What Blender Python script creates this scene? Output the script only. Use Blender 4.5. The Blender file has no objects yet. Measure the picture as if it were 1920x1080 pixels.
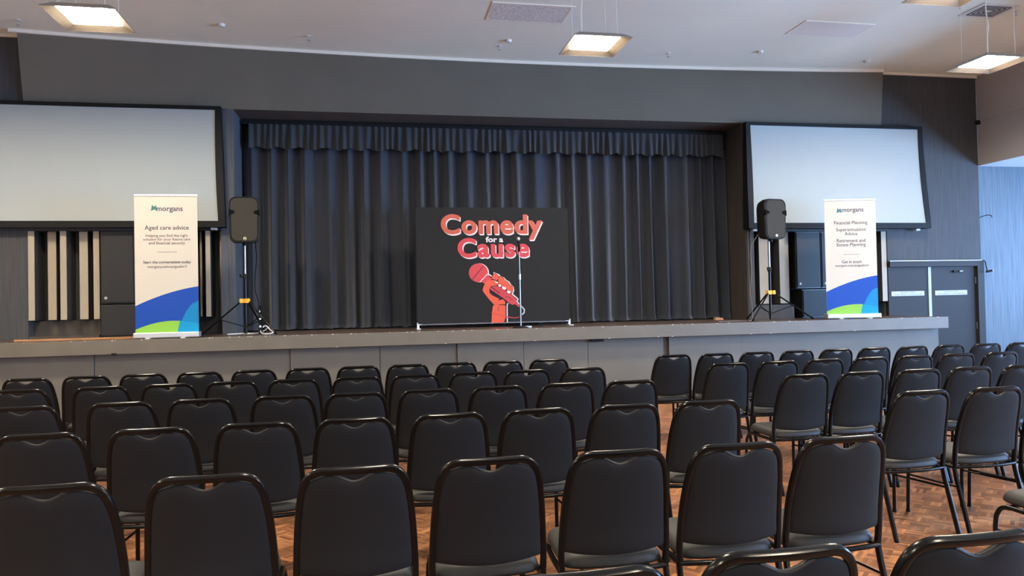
import bpy, bmesh, math, random
from mathutils import Vector, Matrix
PI = math.pi
random.seed(4)
scn = bpy.context.scene
COL = scn.collection

# ------------------------------------------------------------------ camera
FPX, PITCH, ROLL, EYE, YAW = 1385.0, 0.01694, 0.02078, 1.58, math.atan(0.194)
cam = bpy.data.objects.new('camera', bpy.data.cameras.new('camera'))
COL.objects.link(cam); scn.camera = cam
cam.data.sensor_fit = 'HORIZONTAL'; cam.data.sensor_width = 36.0
cam.data.lens = FPX / 1920.0 * 36.0
cam.data.clip_start = 0.05; cam.data.clip_end = 200
cr, sr, cp, sp = math.cos(ROLL), math.sin(ROLL), math.cos(PITCH), math.sin(PITCH)
def _yaw(v):
    c, s = math.cos(YAW), math.sin(YAW)
    return Vector((v[0]*c + v[1]*s, -v[0]*s + v[1]*c, v[2]))
_r, _u, _f = _yaw((cr, sr*sp, -sr*cp)), _yaw((sr, -cr*sp, cr*cp)), _yaw((0, cp, sp))
cam.matrix_world = Matrix(((_r.x, _u.x, -_f.x, 0), (_r.y, _u.y, -_f.y, 0), (_r.z, _u.z, -_f.z, EYE), (0, 0, 0, 1)))

# ------------------------------------------------------------------ world, exposure
scn.view_settings.view_transform = 'Standard'
scn.view_settings.look = 'None'
scn.view_settings.gamma = 1.0
scn.view_settings.use_curve_mapping = False
scn.view_settings.exposure = 0.84
w = bpy.data.worlds.new('world'); scn.world = w; w.use_nodes = True
w.node_tree.nodes['Background'].inputs[0].default_value = (0.55, 0.72, 1.0, 1)
w.node_tree.nodes['Background'].inputs[1].default_value = 0.6
scn.cycles.max_bounces = 8; scn.cycles.diffuse_bounces = 5
scn.cycles.use_denoising = True
scn.cycles.sample_clamp_indirect = 4.0

LAMP_STRENGTH = 130.0
def daylight(name, loc, rot, sx, sy, power, color):
    l = bpy.data.lights.new(name, 'AREA'); l.shape = 'RECTANGLE'; l.size = sx; l.size_y = sy
    l.energy = power; l.color = color
    o = bpy.data.objects.new(name, l); COL.objects.link(o); o.location = loc; o.rotation_euler = rot
    return o
# sky light coming in through the windows of the right side wall; assumed, unseen rear windows add cool fill
for i, yc in enumerate((-2.6, 1.4, 5.4, 9.6)):
    daylight('daylight_side', (15.35, yc, 2.05), (0, PI/2, 0), 2.5, 3.2, 760 if yc < 9 else 330, (0.31, 0.56, 1.0))
for i, xc in enumerate((-5.0, 0.0, 5.0, 10.0)):
    daylight('daylight_back_fill', (xc, -6.35, 2.1), (PI/2, 0, 0), 3.6, 2.4, 38, (0.86, 0.93, 1.0))

# ------------------------------------------------------------------ materials
def mat(name, col, rough=0.6, metal=0.0, spec=0.5, noise=0.0, nscale=20.0, bump=0.0, stretch=None, sheen=0.0, bdist=0.01, coat=0.0):
    m = bpy.data.materials.new(name); m.use_nodes = True
    nt = m.node_tree; b = nt.nodes['Principled BSDF']
    b.inputs['Base Color'].default_value = (*col, 1); b.inputs['Roughness'].default_value = rough
    b.inputs['Metallic'].default_value = metal; b.inputs['Specular IOR Level'].default_value = spec
    b.inputs['Sheen Weight'].default_value = sheen; b.inputs['Coat Weight'].default_value = coat
    if noise or bump:
        tc = nt.nodes.new('ShaderNodeTexCoord'); n = nt.nodes.new('ShaderNodeTexNoise')
        n.inputs['Scale'].default_value = nscale; n.inputs['Detail'].default_value = 4
        src = tc.outputs['Object']
        if stretch:
            mp = nt.nodes.new('ShaderNodeMapping'); mp.inputs['Scale'].default_value = stretch
            nt.links.new(src, mp.inputs[0]); src = mp.outputs[0]
        nt.links.new(src, n.inputs['Vector'])
        if noise:
            mr = nt.nodes.new('ShaderNodeMapRange'); mr.inputs['From Min'].default_value = .3; mr.inputs['From Max'].default_value = .7
            mr.inputs['To Min'].default_value = 1 - noise; mr.inputs['To Max'].default_value = 1 + noise
            nt.links.new(n.outputs[0], mr.inputs['Value'])
            mx = nt.nodes.new('ShaderNodeVectorMath'); mx.operation = 'SCALE'
            mx.inputs[0].default_value = col
            nt.links.new(mr.outputs[0], mx.inputs['Scale']); nt.links.new(mx.outputs[0], b.inputs['Base Color'])
        if bump:
            bp = nt.nodes.new('ShaderNodeBump'); bp.inputs['Strength'].default_value = bump; bp.inputs['Distance'].default_value = bdist
            nt.links.new(n.outputs[0], bp.inputs['Height']); nt.links.new(bp.outputs[0], b.inputs['Normal'])
    return m
def emit(name, col, s):
    m = bpy.data.materials.new(name); m.use_nodes = True; nt = m.node_tree; nt.nodes.clear()
    e = nt.nodes.new('ShaderNodeEmission'); e.inputs[0].default_value = (*col, 1); e.inputs[1].default_value = s
    o = nt.nodes.new('ShaderNodeOutputMaterial'); nt.links.new(e.outputs[0], o.inputs[0]); return m

M = {}
M['ceiling'] = mat('ceiling paint', (0.86, 0.86, 0.74), 0.85, noise=.03, nscale=.7)
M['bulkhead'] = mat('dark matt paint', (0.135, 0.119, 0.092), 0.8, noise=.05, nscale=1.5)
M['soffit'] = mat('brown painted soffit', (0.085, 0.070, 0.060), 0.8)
M['paper'] = mat('dark ribbed wallpaper', (0.050, 0.051, 0.054), 0.75, noise=.25, nscale=1.0, stretch=(90, 90, 2.0), bump=.4)
M['paperlit'] = mat('window-lit ribbed wallpaper', (0.098, 0.130, 0.165), 0.6, noise=.28, nscale=1.0, stretch=(45, 45, 1.2), bump=.5)  # the ribbed wallpaper again, window light put into a lighter, bluer base
M['upperside'] = mat('pale grey paint', (0.40, 0.37, 0.36), 0.85)
M['wallpale'] = mat('off white paint', (0.25, 0.24, 0.23), 0.85)
M['trim'] = mat('cream trim paint', (0.80, 0.73, 0.62), 0.6)
M['brown'] = mat('dark brown joinery', (0.055, 0.045, 0.038), 0.7, noise=.2, nscale=2, stretch=(20, 20, 1))
M['jambL'] = mat('ribbed jamb paper', (0.075, 0.08, 0.09), 0.7, noise=.2, nscale=1.0, stretch=(60, 60, 2.0), bump=.4)
M['fascia'] = mat('stage edge paint', (0.118, 0.104, 0.082), 0.5, noise=.08, nscale=3)
M['front'] = mat('stage front paint', (0.118, 0.111, 0.094), 0.6, noise=.06, nscale=2)
M['stagefloor'] = mat('dark worn stage boards', (0.085, 0.055, 0.042), 0.35, noise=.35, nscale=4, stretch=(1, 6, 1))
M['chip'] = mat('chipped edge paint', (0.55, 0.48, 0.40), 0.7)
M['rawwood'] = mat('raw timber', (0.36, 0.17, 0.075), 0.6, noise=.25, nscale=6, stretch=(1, 8, 8))
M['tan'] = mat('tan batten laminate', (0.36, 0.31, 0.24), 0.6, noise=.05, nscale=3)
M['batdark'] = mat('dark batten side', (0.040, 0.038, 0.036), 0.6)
M['screen'] = mat('projection screen vinyl', (0.37, 0.405, 0.395), 0.8, spec=.2)
M['black'] = mat('satin black border', (0.008, 0.008, 0.008), 0.6, spec=.2)
M['blackplastic'] = mat('black speaker plastic', (0.010, 0.009, 0.007), 0.5, spec=.3, bump=.15, nscale=300, bdist=.002)
M['grille'] = mat('black speaker grille', (0.036, 0.031, 0.022), 0.75, spec=.25, bump=.5, nscale=420, bdist=.003, noise=.2)
M['cabblack'] = mat('black painted cabinet', (0.008, 0.008, 0.009), 0.35)
M['cabgrille'] = mat('black cabinet cloth', (0.010, 0.010, 0.011), 0.6)
M['stickwhite'] = mat('white badge', (0.75, 0.75, 0.75), 0.5)
M['chrome'] = mat('bare steel tube', (0.34, 0.35, 0.37), 0.34, metal=1)
M['yellow'] = mat('yellow plastic collar', (0.85, 0.42, 0.03), 0.5)
M['rubber'] = mat('black rubber', (0.004, 0.004, 0.004), 0.9, spec=.1)
M['fabric'] = mat('charcoal seat fabric', (0.0080, 0.0080, 0.0095), 0.75, sheen=.05, spec=.22, bump=.25, nscale=500, bdist=.0008, noise=.12)
M['seatfab'] = mat('charcoal seat vinyl', (0.017, 0.0165, 0.016), 0.55, spec=.4, bump=.15, nscale=400, bdist=.0006)
M['frame'] = mat('black powder coated steel', (0.004, 0.0038, 0.0037), 0.22, spec=.2)
M['curtain'] = mat('navy black velvet', (0.020, 0.024, 0.036), 0.72, sheen=.35, spec=.35)
M['pelmet'] = mat('charcoal velvet', (0.024, 0.025, 0.029), 0.8, sheen=.3)
M['panelblack'] = mat('black stretch fabric', (0.014, 0.0135, 0.0135), 0.85, spec=.25)
M['alu'] = mat('brushed aluminium', (0.75, 0.75, 0.76), 0.3, metal=.8)
M['banner'] = mat('cream banner print', (0.48, 0.45, 0.38), 0.6, spec=.3)
M['blue'] = mat('blue print', (0.004, 0.050, 0.30), 0.55, spec=.3)
M['teal'] = mat('teal print', (0.0, 0.17, 0.38), 0.55, spec=.3)
M['cyan'] = mat('cyan print', (0.0, 0.23, 0.44), 0.55, spec=.3)
M['green'] = mat('green print', (0.20, 0.42, 0.05), 0.55, spec=.3)
M['ink'] = mat('dark slate ink', (0.035, 0.045, 0.085), 0.6)
M['inkgrey'] = mat('grey ink', (0.07, 0.07, 0.09), 0.6)
M['logogreen'] = mat('dark green ink', (0.05, 0.14, 0.09), 0.6)
M['logoteal'] = mat('dark teal ink', (0.04, 0.16, 0.20), 0.6)
M['orange'] = mat('orange print', (0.44, 0.080, 0.045), 0.7)
M['handorange'] = mat('bright orange print', (0.58, 0.072, 0.032), 0.7)
M['red'] = mat('red print', (0.47, 0.036, 0.046), 0.7)
M['white'] = mat('white print', (0.60, 0.56, 0.56), 0.7)
M['line'] = mat('dark line print', (0.050, 0.012, 0.014), 0.8)
M['door'] = mat('dark door paint', (0.026, 0.025, 0.026), 0.6, spec=.25)
M['doorframe'] = mat('brown grey frame paint', (0.030, 0.027, 0.028), 0.6, spec=.25)
M['doorgap'] = mat('pale astragal strip', (0.36, 0.42, 0.45), 0.5)
M['sign'] = mat('white sign laminate', (0.45, 0.47, 0.50), 0.5)
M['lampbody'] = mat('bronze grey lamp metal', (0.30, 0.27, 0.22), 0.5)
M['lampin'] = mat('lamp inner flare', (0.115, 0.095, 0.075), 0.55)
M['lit'] = emit('lit lamp panel', (1.0, 0.86, 0.66), LAMP_STRENGTH)
M['wire'] = mat('pale suspension wire', (0.80, 0.76, 0.66), 0.4)
M['fitting'] = mat('white ceiling fitting', (0.72, 0.70, 0.66), 0.5)
M['hatch'] = mat('ceiling hatch paint', (0.80, 0.78, 0.73), 0.8)
M['perf'] = mat('dusty perforated grille', (0.70, 0.68, 0.64), 0.8, noise=.22, nscale=26, bump=.3)
M['ventdark'] = mat('vent slot', (0.03, 0.035, 0.045), 0.6)
M['soffwhite'] = mat('white side ceiling', (0.62, 0.68, 0.72), 0.7)
M['whitecable'] = mat('white cable', (0.75, 0.73, 0.70), 0.5)
M['glass'] = mat('window frame white', (0.7, 0.7, 0.7), 0.5)

def parquet():
    m = bpy.data.materials.new('mosaic parquet'); m.use_nodes = True; nt = m.node_tree; N = nt.nodes.new; L = nt.links.new
    b = nt.nodes['Principled BSDF']
    tc = N('ShaderNodeTexCoord'); mp = N('ShaderNodeMapping'); mp.inputs['Rotation'].default_value = (0, 0, PI/4 + .04)
    mp.inputs['Scale'].default_value = (1/.12, 1/.12, 1); L(tc.outputs['Object'], mp.inputs[0])
    sep = N('ShaderNodeSeparateXYZ'); L(mp.outputs[0], sep.inputs[0])
    def mth(op, a, c=None):
        n = N('ShaderNodeMath'); n.operation = op
        for i, v in enumerate((a, c)):
            if v is None: continue
            if isinstance(v, (int, float)): n.inputs[i].default_value = v
            else: L(v, n.inputs[i])
        return n.outputs[0]
    fx, fy = mth('FLOOR', sep.outputs[0]), mth('FLOOR', sep.outputs[1])
    par = mth('MODULO', mth('ABSOLUTE', mth('ADD', fx, fy)), 2)
    rx, ry = mth('FRACT', sep.outputs[0]), mth('FRACT', sep.outputs[1])
    inv = mth('SUBTRACT', 1, par)
    t = mth('ADD', mth('MULTIPLY', rx, par), mth('MULTIPLY', ry, inv))      # across the fingers
    s = mth('ADD', mth('MULTIPLY', ry, par), mth('MULTIPLY', rx, inv))      # along the fingers
    ts = mth('MULTIPLY', t, 5); k = mth('FLOOR', ts)
    cb = N('ShaderNodeCombineXYZ'); L(fx, cb.inputs[0]); L(fy, cb.inputs[1]); L(k, cb.inputs[2])
    wn = N('ShaderNodeTexWhiteNoise'); L(cb.outputs[0], wn.inputs[0])
    ramp = N('ShaderNodeValToRGB'); el = ramp.color_ramp.elements
    el[0].position = 0; el[0].color = (0.15, 0.057, 0.026, 1); el[1].position = 1; el[1].color = (0.47, 0.205, 0.080, 1)
    e = ramp.color_ramp.elements.new(.45); e.color = (0.25, 0.105, 0.045, 1)
    e = ramp.color_ramp.elements.new(.75); e.color = (0.33, 0.145, 0.062, 1)
    L(wn.outputs['Value'], ramp.inputs[0])
    gr = N('ShaderNodeTexNoise'); gr.inputs['Scale'].default_value = 1.0; gr.inputs['Detail'].default_value = 5
    cg = N('ShaderNodeCombineXYZ'); L(mth('MULTIPLY', ts, 4), cg.inputs[0]); L(mth('MULTIPLY', s, 1.2), cg.inputs[1]); L(mth('ADD', mth('MULTIPLY', fx, 3.1), mth('MULTIPLY', fy, 7.7)), cg.inputs[2])
    L(cg.outputs[0], gr.inputs['Vector'])
    ft = mth('FRACT', ts)
    edge = mth('MINIMUM', mth('MINIMUM', ft, mth('SUBTRACT', 1, ft)), mth('MULTIPLY', mth('MINIMUM', s, mth('SUBTRACT', 1, s)), 5))
    mr = N('ShaderNodeMapRange'); mr.inputs['From Max'].default_value = .05; mr.inputs['To Min'].default_value = .45; L(edge, mr.inputs['Value'])
    gm = N('ShaderNodeMapRange'); gm.inputs['To Min'].default_value = .35; gm.inputs['To Max'].default_value = 1.65; L(gr.outputs[0], gm.inputs['Value'])
    big = N('ShaderNodeTexNoise'); big.inputs['Scale'].default_value = 2.2; big.inputs['Detail'].default_value = 3; L(tc.outputs['Object'], big.inputs['Vector'])
    bm_ = N('ShaderNodeMapRange'); bm_.inputs['To Min'].default_value = .7; bm_.inputs['To Max'].default_value = 1.3; L(big.outputs[0], bm_.inputs['Value'])
    sc = N('ShaderNodeVectorMath'); sc.operation = 'SCALE'; L(ramp.outputs[0], sc.inputs[0])
    L(mth('MULTIPLY', mth('MULTIPLY', mr.outputs[0], gm.outputs[0]), bm_.outputs[0]), sc.inputs['Scale'])
    L(sc.outputs[0], b.inputs['Base Color']); b.inputs['Roughness'].default_value = .34; b.inputs['Specular IOR Level'].default_value = .5
    bp = N('ShaderNodeBump'); bp.inputs['Strength'].default_value = .25; bp.inputs['Distance'].default_value = .002
    L(mth('ADD', mr.outputs[0], gr.outputs[0]), bp.inputs['Height']); L(bp.outputs[0], b.inputs['Normal'])
    return m
M['parquet'] = parquet()
M['addedfloor'] = mat('added dark rear floor', (0.09, 0.088, 0.085), 0.95, spec=.1, noise=.3, nscale=60)

# ------------------------------------------------------------------ helpers
def link(name, me, m, parent=None):
    o = bpy.data.objects.new(name, me); COL.objects.link(o)
    if m is not None and not me.materials: me.materials.append(m)
    if parent: o.parent = parent
    return o
def obj(name, bm, m, parent=None, smooth=False):
    me = bpy.data.meshes.new(name); bmesh.ops.recalc_face_normals(bm, faces=bm.faces[:])
    bm.to_mesh(me); bm.free()
    if smooth:
        me.polygons.foreach_set('use_smooth', [True]*len(me.polygons))
        try: me.set_sharp_from_angle(angle=math.radians(45))
        except Exception: pass
    for mm in (m if isinstance(m, (list, tuple)) else [m]): me.materials.append(mm)
    o = bpy.data.objects.new(name, me); COL.objects.link(o)
    if parent: o.parent = parent
    return o
def thing(name, label, cat, loc=(0, 0, 0), rz=0, group=None):
    o = bpy.data.objects.new(name, None); COL.objects.link(o); o.empty_display_size = .1
    o.location = loc; o.rotation_euler = (0, 0, rz); o['label'] = label; o['category'] = cat
    if group: o['group'] = group
    return o
def tag(o, label, cat, group=None):
    o['label'] = label; o['category'] = cat
    if group: o['group'] = group
    return o
def struct(name, bm, m, parent=None):
    o = obj(name, bm, m, parent)
    if not parent: o['kind'] = 'structure'
    return o
def box(bm, x0, x1, y0, y1, z0, z1, bev=0, mi=0):
    vs = [bm.verts.new(p) for p in ((x0,y0,z0),(x1,y0,z0),(x1,y1,z0),(x0,y1,z0),(x0,y0,z1),(x1,y0,z1),(x1,y1,z1),(x0,y1,z1))]
    fs = [bm.faces.new([vs[i] for i in f]) for f in ((0,3,2,1),(4,5,6,7),(0,1,5,4),(1,2,6,5),(2,3,7,6),(3,0,4,7))]
    for f in fs: f.material_index = mi
    if bev:
        es = list({e for f in fs for e in f.edges})
        bmesh.ops.bevel(bm, geom=es, offset=bev, segments=2, affect='EDGES', profile=.6)
def bx(*a, **k):
    bm = bmesh.new(); box(bm, *a, **k); return bm
def ring_frame(t, n_hint):
    t = t.normalized(); a = n_hint - t*n_hint.dot(t)
    if a.length < 1e-4: a = Vector((1,0,0)) - t*t.x
    a.normalize(); return a, t.cross(a)
def sqr(a, k):
    c, s = math.cos(a), math.sin(a)
    m = (abs(c)**4+abs(s)**4)**.25
    return 1+(1/m-1)*k
def tube(bm, pts, r, n=10, cap=True, hint=(0,0,1), r2=None, flat=1.0, sq=0):
    pts = [Vector(p) for p in pts]; rings = []; a_prev = Vector(hint)
    for i, p in enumerate(pts):
        if i == 0: t = pts[1]-p
        elif i == len(pts)-1: t = p-pts[i-1]
        else: t = (pts[i+1]-p).normalized() + (p-pts[i-1]).normalized()
        a, b = ring_frame(t, a_prev); a_prev = a
        rr = r if r2 is None else r + (r2-r)*i/(len(pts)-1)
        rings.append([bm.verts.new(p + (a*rr*math.cos(2*PI*k/n) + b*rr*flat*math.sin(2*PI*k/n))*sqr(2*PI*k/n, sq)) for k in range(n)])
    for i in range(len(rings)-1):
        for k in range(n):
            bm.faces.new((rings[i][k], rings[i][(k+1)%n], rings[i+1][(k+1)%n], rings[i+1][k]))
    if cap:
        bm.faces.new(rings[0]); bm.faces.new(rings[-1])
def smooth_path(pts, n=4):
    P = [Vector(p) for p in pts]; out = []
    for i in range(len(P)-1):
        p0, p1, p2, p3 = P[max(i-1,0)], P[i], P[i+1], P[min(i+2,len(P)-1)]
        for j in range(n):
            t = j/n
            out.append(.5*((2*p1)+(-p0+p2)*t+(2*p0-5*p1+4*p2-p3)*t*t+(-p0+3*p1-3*p2+p3)*t**3))
    out.append(P[-1]); return out
def cyl(bm, x, y, z0, z1, r, n=16, r2=None):
    tube(bm, [(x,y,z0),(x,y,z1)], r, n, hint=(1,0,0), r2=r2)
def prism(bm, poly, y0, y1, mi=0):
    """poly: list of (x, z); extruded from y0 (front) to y1 (back)"""
    a = [bm.verts.new((x, y0, z)) for x, z in poly]; b = [bm.verts.new((x, y1, z)) for x, z in poly]
    n = len(poly); fs = [bm.faces.new(a), bm.faces.new(b[::-1])]
    for i in range(n): fs.append(bm.faces.new((a[i], a[(i+1)%n], b[(i+1)%n], b[i])))
    for f in fs: f.material_index = mi
def ribbon(pts, wd):
    """closed outline of a line of width wd through 2-D points"""
    P = [Vector(p) for p in pts]; L_, R_ = [], []
    for i, p in enumerate(P):
        t = (P[min(i+1,len(P)-1)] - P[max(i-1,0)]).normalized(); nrm = Vector((-t.y, t.x))*wd/2
        L_.append(p+nrm); R_.append(p-nrm)
    return [tuple(v) for v in L_ + R_[::-1]]
def text_mesh(s, width=None, height=None, offset=0.0, extrude=0.0, spacing=1.0, shear=0.0, bold=0.0):
    cu = bpy.data.curves.new('lettering', 'FONT'); cu.body = s; cu.align_x = 'CENTER'; cu.size = 1
    cu.offset = offset; cu.extrude = extrude; cu.space_character = spacing; cu.shear = shear
    cu.resolution_u = 8 if bold else 3
    o = bpy.data.objects.new('lettering', cu); COL.objects.link(o)
    dg = bpy.context.evaluated_depsgraph_get(); dg.update()
    me = bpy.data.meshes.new_from_object(o.evaluated_get(dg))
    bpy.data.objects.remove(o)
    xs = [v.co.x for v in me.vertices]
    cx = (min(xs)+max(xs))/2; k = width/(max(xs)-min(xs)) if width else height
    ky = height if height else k
    for v in me.vertices:                      # text plane -> xz plane facing -y
        x, y, z = (v.co.x-cx)*k, v.co.y*ky, v.co.z
        v.co = (x, -z, y)
    if bold:                                   # heavier strokes: the outlines repeated a little to either side
        bm = bmesh.new(); bm.from_mesh(me); src = bm.verts[:] + bm.edges[:] + bm.faces[:]
        for dx, dy, dz in ((-bold, -.0001, 0), (bold, -.0002, 0), (0, -.0003, bold*.6), (0, -.0004, -bold*.6)):
            d = bmesh.ops.duplicate(bm, geom=src)
            bmesh.ops.translate(bm, verts=[g for g in d['geom'] if isinstance(g, bmesh.types.BMVert)], vec=(dx, dy, dz))
        bm.to_mesh(me); bm.free()
    me.materials.clear(); return me
def lettering(s, m, parent, x, y, z, width=None, height=None, offset=0.0, depth=0.0012, spacing=1.0, rot=0, name='lettering', bold=0.0):
    me = text_mesh(s, width, height, offset, depth, spacing, 0, bold)
    o = link(name, me, m, parent); o.location = (x, y, z); o.rotation_euler = (0, rot, 0); return o

# ------------------------------------------------------------------ measures of the hall
YE, YW, YC = 10.57, 11.87, 12.57       # stage edge, wall beside the stage opening, curtain line
ZS, ZC, ZO = 1.165, 5.60, 4.60         # stage floor, ceiling, top of the opening
XL, XR, XS = -8.5, 11.24, 15.0         # left wall, end of the front wall, window wall
YB = -6.0
JL, JR = -2.09, 6.47

struct('floor', bx(XL-.2, XS+.2, .3, 15.0, -.10, 0), M['parquet'])
struct('floor', bx(XL-.2, XS+.2, YB-.2, .3, -.10, 0), M['addedfloor'])  # unseen dark floor behind the camera, added to cut brown reflections on chair frames
struct('ceiling', bx(XL-.2, XR+.3, YB-.2, 14.2, ZC, ZC+.15), M['ceiling'])
struct('wall_left', bx(XL-.2, XL, YB-.2, 14.2, 0, ZC), M['wallpale'])
# wall behind the camera with assumed, unseen window openings
bm = bmesh.new()
box(bm, XL, XS, YB-.2, YB, 0, .9); box(bm, XL, XS, YB-.2, YB, 3.3, ZC)
xs = [-5.0, 0.0, 5.0, 10.0]; e = XL
for xc in xs: box(bm, e, xc-1.8, YB-.2, YB, .9, 3.3); e = xc+1.8
box(bm, e, XS, YB-.2, YB, .9, 3.3)
struct('wall_back', bm, M['wallpale'])
# side wall with windows
bm = bmesh.new()
box(bm, XS, XS+.2, YB, 13, 0, .8); box(bm, XS, XS+.2, YB, 13, 3.3, 4.2)
ys = [-2.6, 1.4, 5.4, 9.6]; e = YB
for yc in ys: box(bm, XS, XS+.2, e, yc-1.6, .8, 3.3); e = yc+1.6
box(bm, XS, XS+.2, e, 13, .8, 3.3)
struct('wall_right', bm, M['wallpale'])
n = 1
for yc in ys:
    bm = bmesh.new()
    for yy in (yc-1.57, yc, yc+1.57): box(bm, XS+.04, XS+.12, yy-.03, yy+.03, .8, 3.3)
    for zz in (.83, 3.27): box(bm, XS+.04, XS+.12, yc-1.6, yc+1.6, zz-.03, zz+.03)
    struct('window_%d' % n, bm, M['glass']); n += 1
for xc in xs:  # frames of the assumed rear windows, out of view
    bm = bmesh.new()
    for xx in (xc-1.77, xc, xc+1.77): box(bm, xx-.03, xx+.03, YB-.14, YB-.06, .9, 3.3)
    for zz in (.93, 3.27): box(bm, xc-1.8, xc+1.8, YB-.14, YB-.06, zz-.03, zz+.03)
    struct('window_%d' % n, bm, M['glass']); n += 1
# low side ceiling, the pale downstand above it and its small ledge
struct('ceiling_side', bx(XR+.021, XS+.2, YB-.2, 13.2, 3.92, 4.05), M['soffwhite'])
struct('wall_right_upper', bx(XR, XR+.02, YB-.2, YW-.001, 3.92, ZC), M['upperside'])
struct('trim_1', bx(XR-.018, XR, YB, YW-.02, 4.735, 4.755), M['upperside'])
# wall at the far right, beyond the end of the front wall
struct('wall_front_right', bx(XR, XS+.2, YW+.04, YW+.2, 0, 3.92), M['paperlit'])

# front wall: left of the opening, right of it (with the recesses for battens and loudspeakers)
RL0, RL1, RR0, RR1 = -4.86, -2.10, 6.48, 9.265
X0B, X1B = -4.88, 9.18
def wall_piece(*b): return struct('wall_front', bx(*b), M['paper'])
wall_piece(XL, X0B, YW, YW+1.0, 0, ZC)
wall_piece(X0B, RL0, YW, YW+1.0, 0, ZO)
wall_piece(RL0, JL-.001, YW, YW+1.0, 2.74, ZO)
wall_piece(RL0, JL-.001, YW+.34, YW+1.0, 0, 2.74)
wall_piece(JL-.001, JR+.15, YC+.35, YC+.5, 0, ZC)
wall_piece(JR+.15, RR1, YW, YW+1.0, 2.70, ZO)
wall_piece(JR+.15, RR1, YW+.34, YW+1.0, 0, 2.70)
wall_piece(RR1, 11.20, YW, YW+1.0, 2.12, ZO)
wall_piece(X1B, XR, YW, YW+1.0, ZO, ZC)
wall_piece(11.20, XR, YW, YW+1.0, 0, ZO)
wall_piece(RR1, 11.20, YW+.12, YW+1.0, 0, 2.12)
struct('trim_2', bx(JL, JL+.10, YW-.01, YC+.33, ZS, ZO), M['jambL'])
bm = bx(JR-.005, JR+.14, YW-.04, YC+.33, ZS, ZO)
struct('trim_3', bm, M['brown'])
bm = bmesh.new()
box(bm, JR+.012, JR+.03, YW-.055, YW-.04, ZS, ZO-.02); box(bm, JR+.06, JR+.075, YW-.055, YW-.04, ZS, ZO-.02)
struct('trim_4', bm, M['brown'])
bm = bx(JL-.10, JL, YW-.02, YW+.02, ZS, ZO-.02); struct('trim_5', bm, M['jambL'])
# curved bulkhead over the stage
X0, X1 = -4.88, 9.18
def arc_top(x): return 11.64 + (11.73-11.64)*(x-X0)/(X1-X0) + .415*(1-((x-2.15)/7.03)**2)
def arc_bot(x): return 11.83 + .05*(1-((x-2.15)/7.03)**2)
bm = bmesh.new(); NA = 96; rows = []
for i in range(NA+1):
    x = X0 + (X1-X0)*i/NA
    rows.append([bm.verts.new(p) for p in ((x, arc_bot(x), ZO), (x, arc_top(x), ZC), (x, 12.9, ZC), (x, 12.9, ZO))])
for i in range(NA):
    for k in range(4):
        f = bm.faces.new((rows[i][k], rows[i+1][k], rows[i+1][(k+1)%4], rows[i][(k+1)%4]))
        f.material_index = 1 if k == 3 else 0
bm.faces.new(rows[0]); bm.faces.new(rows[-1][::-1])
o = obj('wall_front_bulkhead', bm, [M['bulkhead'], M['soffit']], None, True); o['kind'] = 'structure'
bm = bmesh.new()
tp = [(X0 + (X1-X0)*i/NA, arc_top(X0 + (X1-X0)*i/NA)) for i in range(NA+1)]
tp = [(X0-.10, tp[0][1]+.0)] + tp
prev = None
for x, y in tp:
    v = [bm.verts.new(p) for p in ((x, y-.035, ZC-.045), (x, y+.03, ZC-.045), (x, y+.03, ZC), (x, y-.035, ZC))]
    if prev:
        for k in range(4): bm.faces.new((prev[k], v[k], v[(k+1)%4], prev[(k+1)%4]))
    else: bm.faces.new(v)
    prev = v
bm.faces.new(prev[::-1]); struct('trim_6', bm, M['trim'])
struct('trim_7', bx(XL, X0-.0, YW-.035, YW+.0, ZC-.04, ZC), M['trim'])
struct('trim_8', bx(X1, XR, YW-.035, YW+.0, ZC-.04, ZC), M['trim'])

# ------------------------------------------------------------------ stage
st = thing('stage', 'long raised stage with brown painted edge below the black curtain', 'stage', (0, YE, 0))
SX0, SX1 = XL+.01, 9.35
def rel(bm, d=(0, -YE, 0)):
    bmesh.ops.translate(bm, verts=bm.verts[:], vec=d); return bm
bm = bx(SX0, SX1, YE+.03, YW-.002, ZS-.06, ZS)
for a, b, c in ((JL+.001, JR-.001, YC+.32), (RL0+.001, JL-.002, YW+.33), (JR+.152, RR1-.001, YW+.33)): box(bm, a, b, YW-.002, c, ZS-.06, ZS)
obj('stage_floor', rel(bm), M['stagefloor'], st)
obj('edge_board', rel(bx(SX0, SX1, YE, YE+.03, .98, ZS+.002, bev=.004)), M['fascia'], st)
seams = [SX0, -3.6, -1.086, .144, 1.251, 2.241, 3.234, 4.443]
for i, x0 in enumerate(seams):
    x1 = seams[i+1]-.008 if i+1 < len(seams) else 4.443
    if x1 <= x0: continue
    d = (.0, .02, .0, .025, 0, .012, .018)[i % 7]
    obj('front_panel', rel(bx(x0, x1, YE+.15+d, YE+.19+d, 0.0, .979)), M['front'], st)
for x0, x1, d in ((4.525, 5.735, 0), (5.743, 9.29, .012)):
    obj('front_panel', rel(bx(x0, x1, YE+.15+d, YE+.19+d, 0.0, .979)), M['front'], st)
obj('end_panel', rel(bx(9.25, 9.29, YE+.21, YW-.02, 0.0, .979)), M['front'], st)
obj('corner_post', rel(bx(4.443, 4.525, YE+.19, YE+.24, 0.0, .979)), M['brown'], st)
for x in (-3.308, 3.36): obj('edge_clip', rel(bx(x-.03, x+.03, YE-.012, YE-.001, .965, .995)) if x < 0 else rel(bx(x-.10, x+.10, YE+.10, YE+.15, .935, .975)), M['black'], st)
bm = bmesh.new(); rr = random.Random(9)
for _ in range(70):
    x = rr.uniform(-4.5, 9.2) if rr.random() < .5 else rr.uniform(-2, 5); l = rr.uniform(.004, .03)
    box(bm, x, x+l, YE-.0012, YE+.004, ZS-rr.uniform(.004, .010), ZS+.0032)
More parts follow.
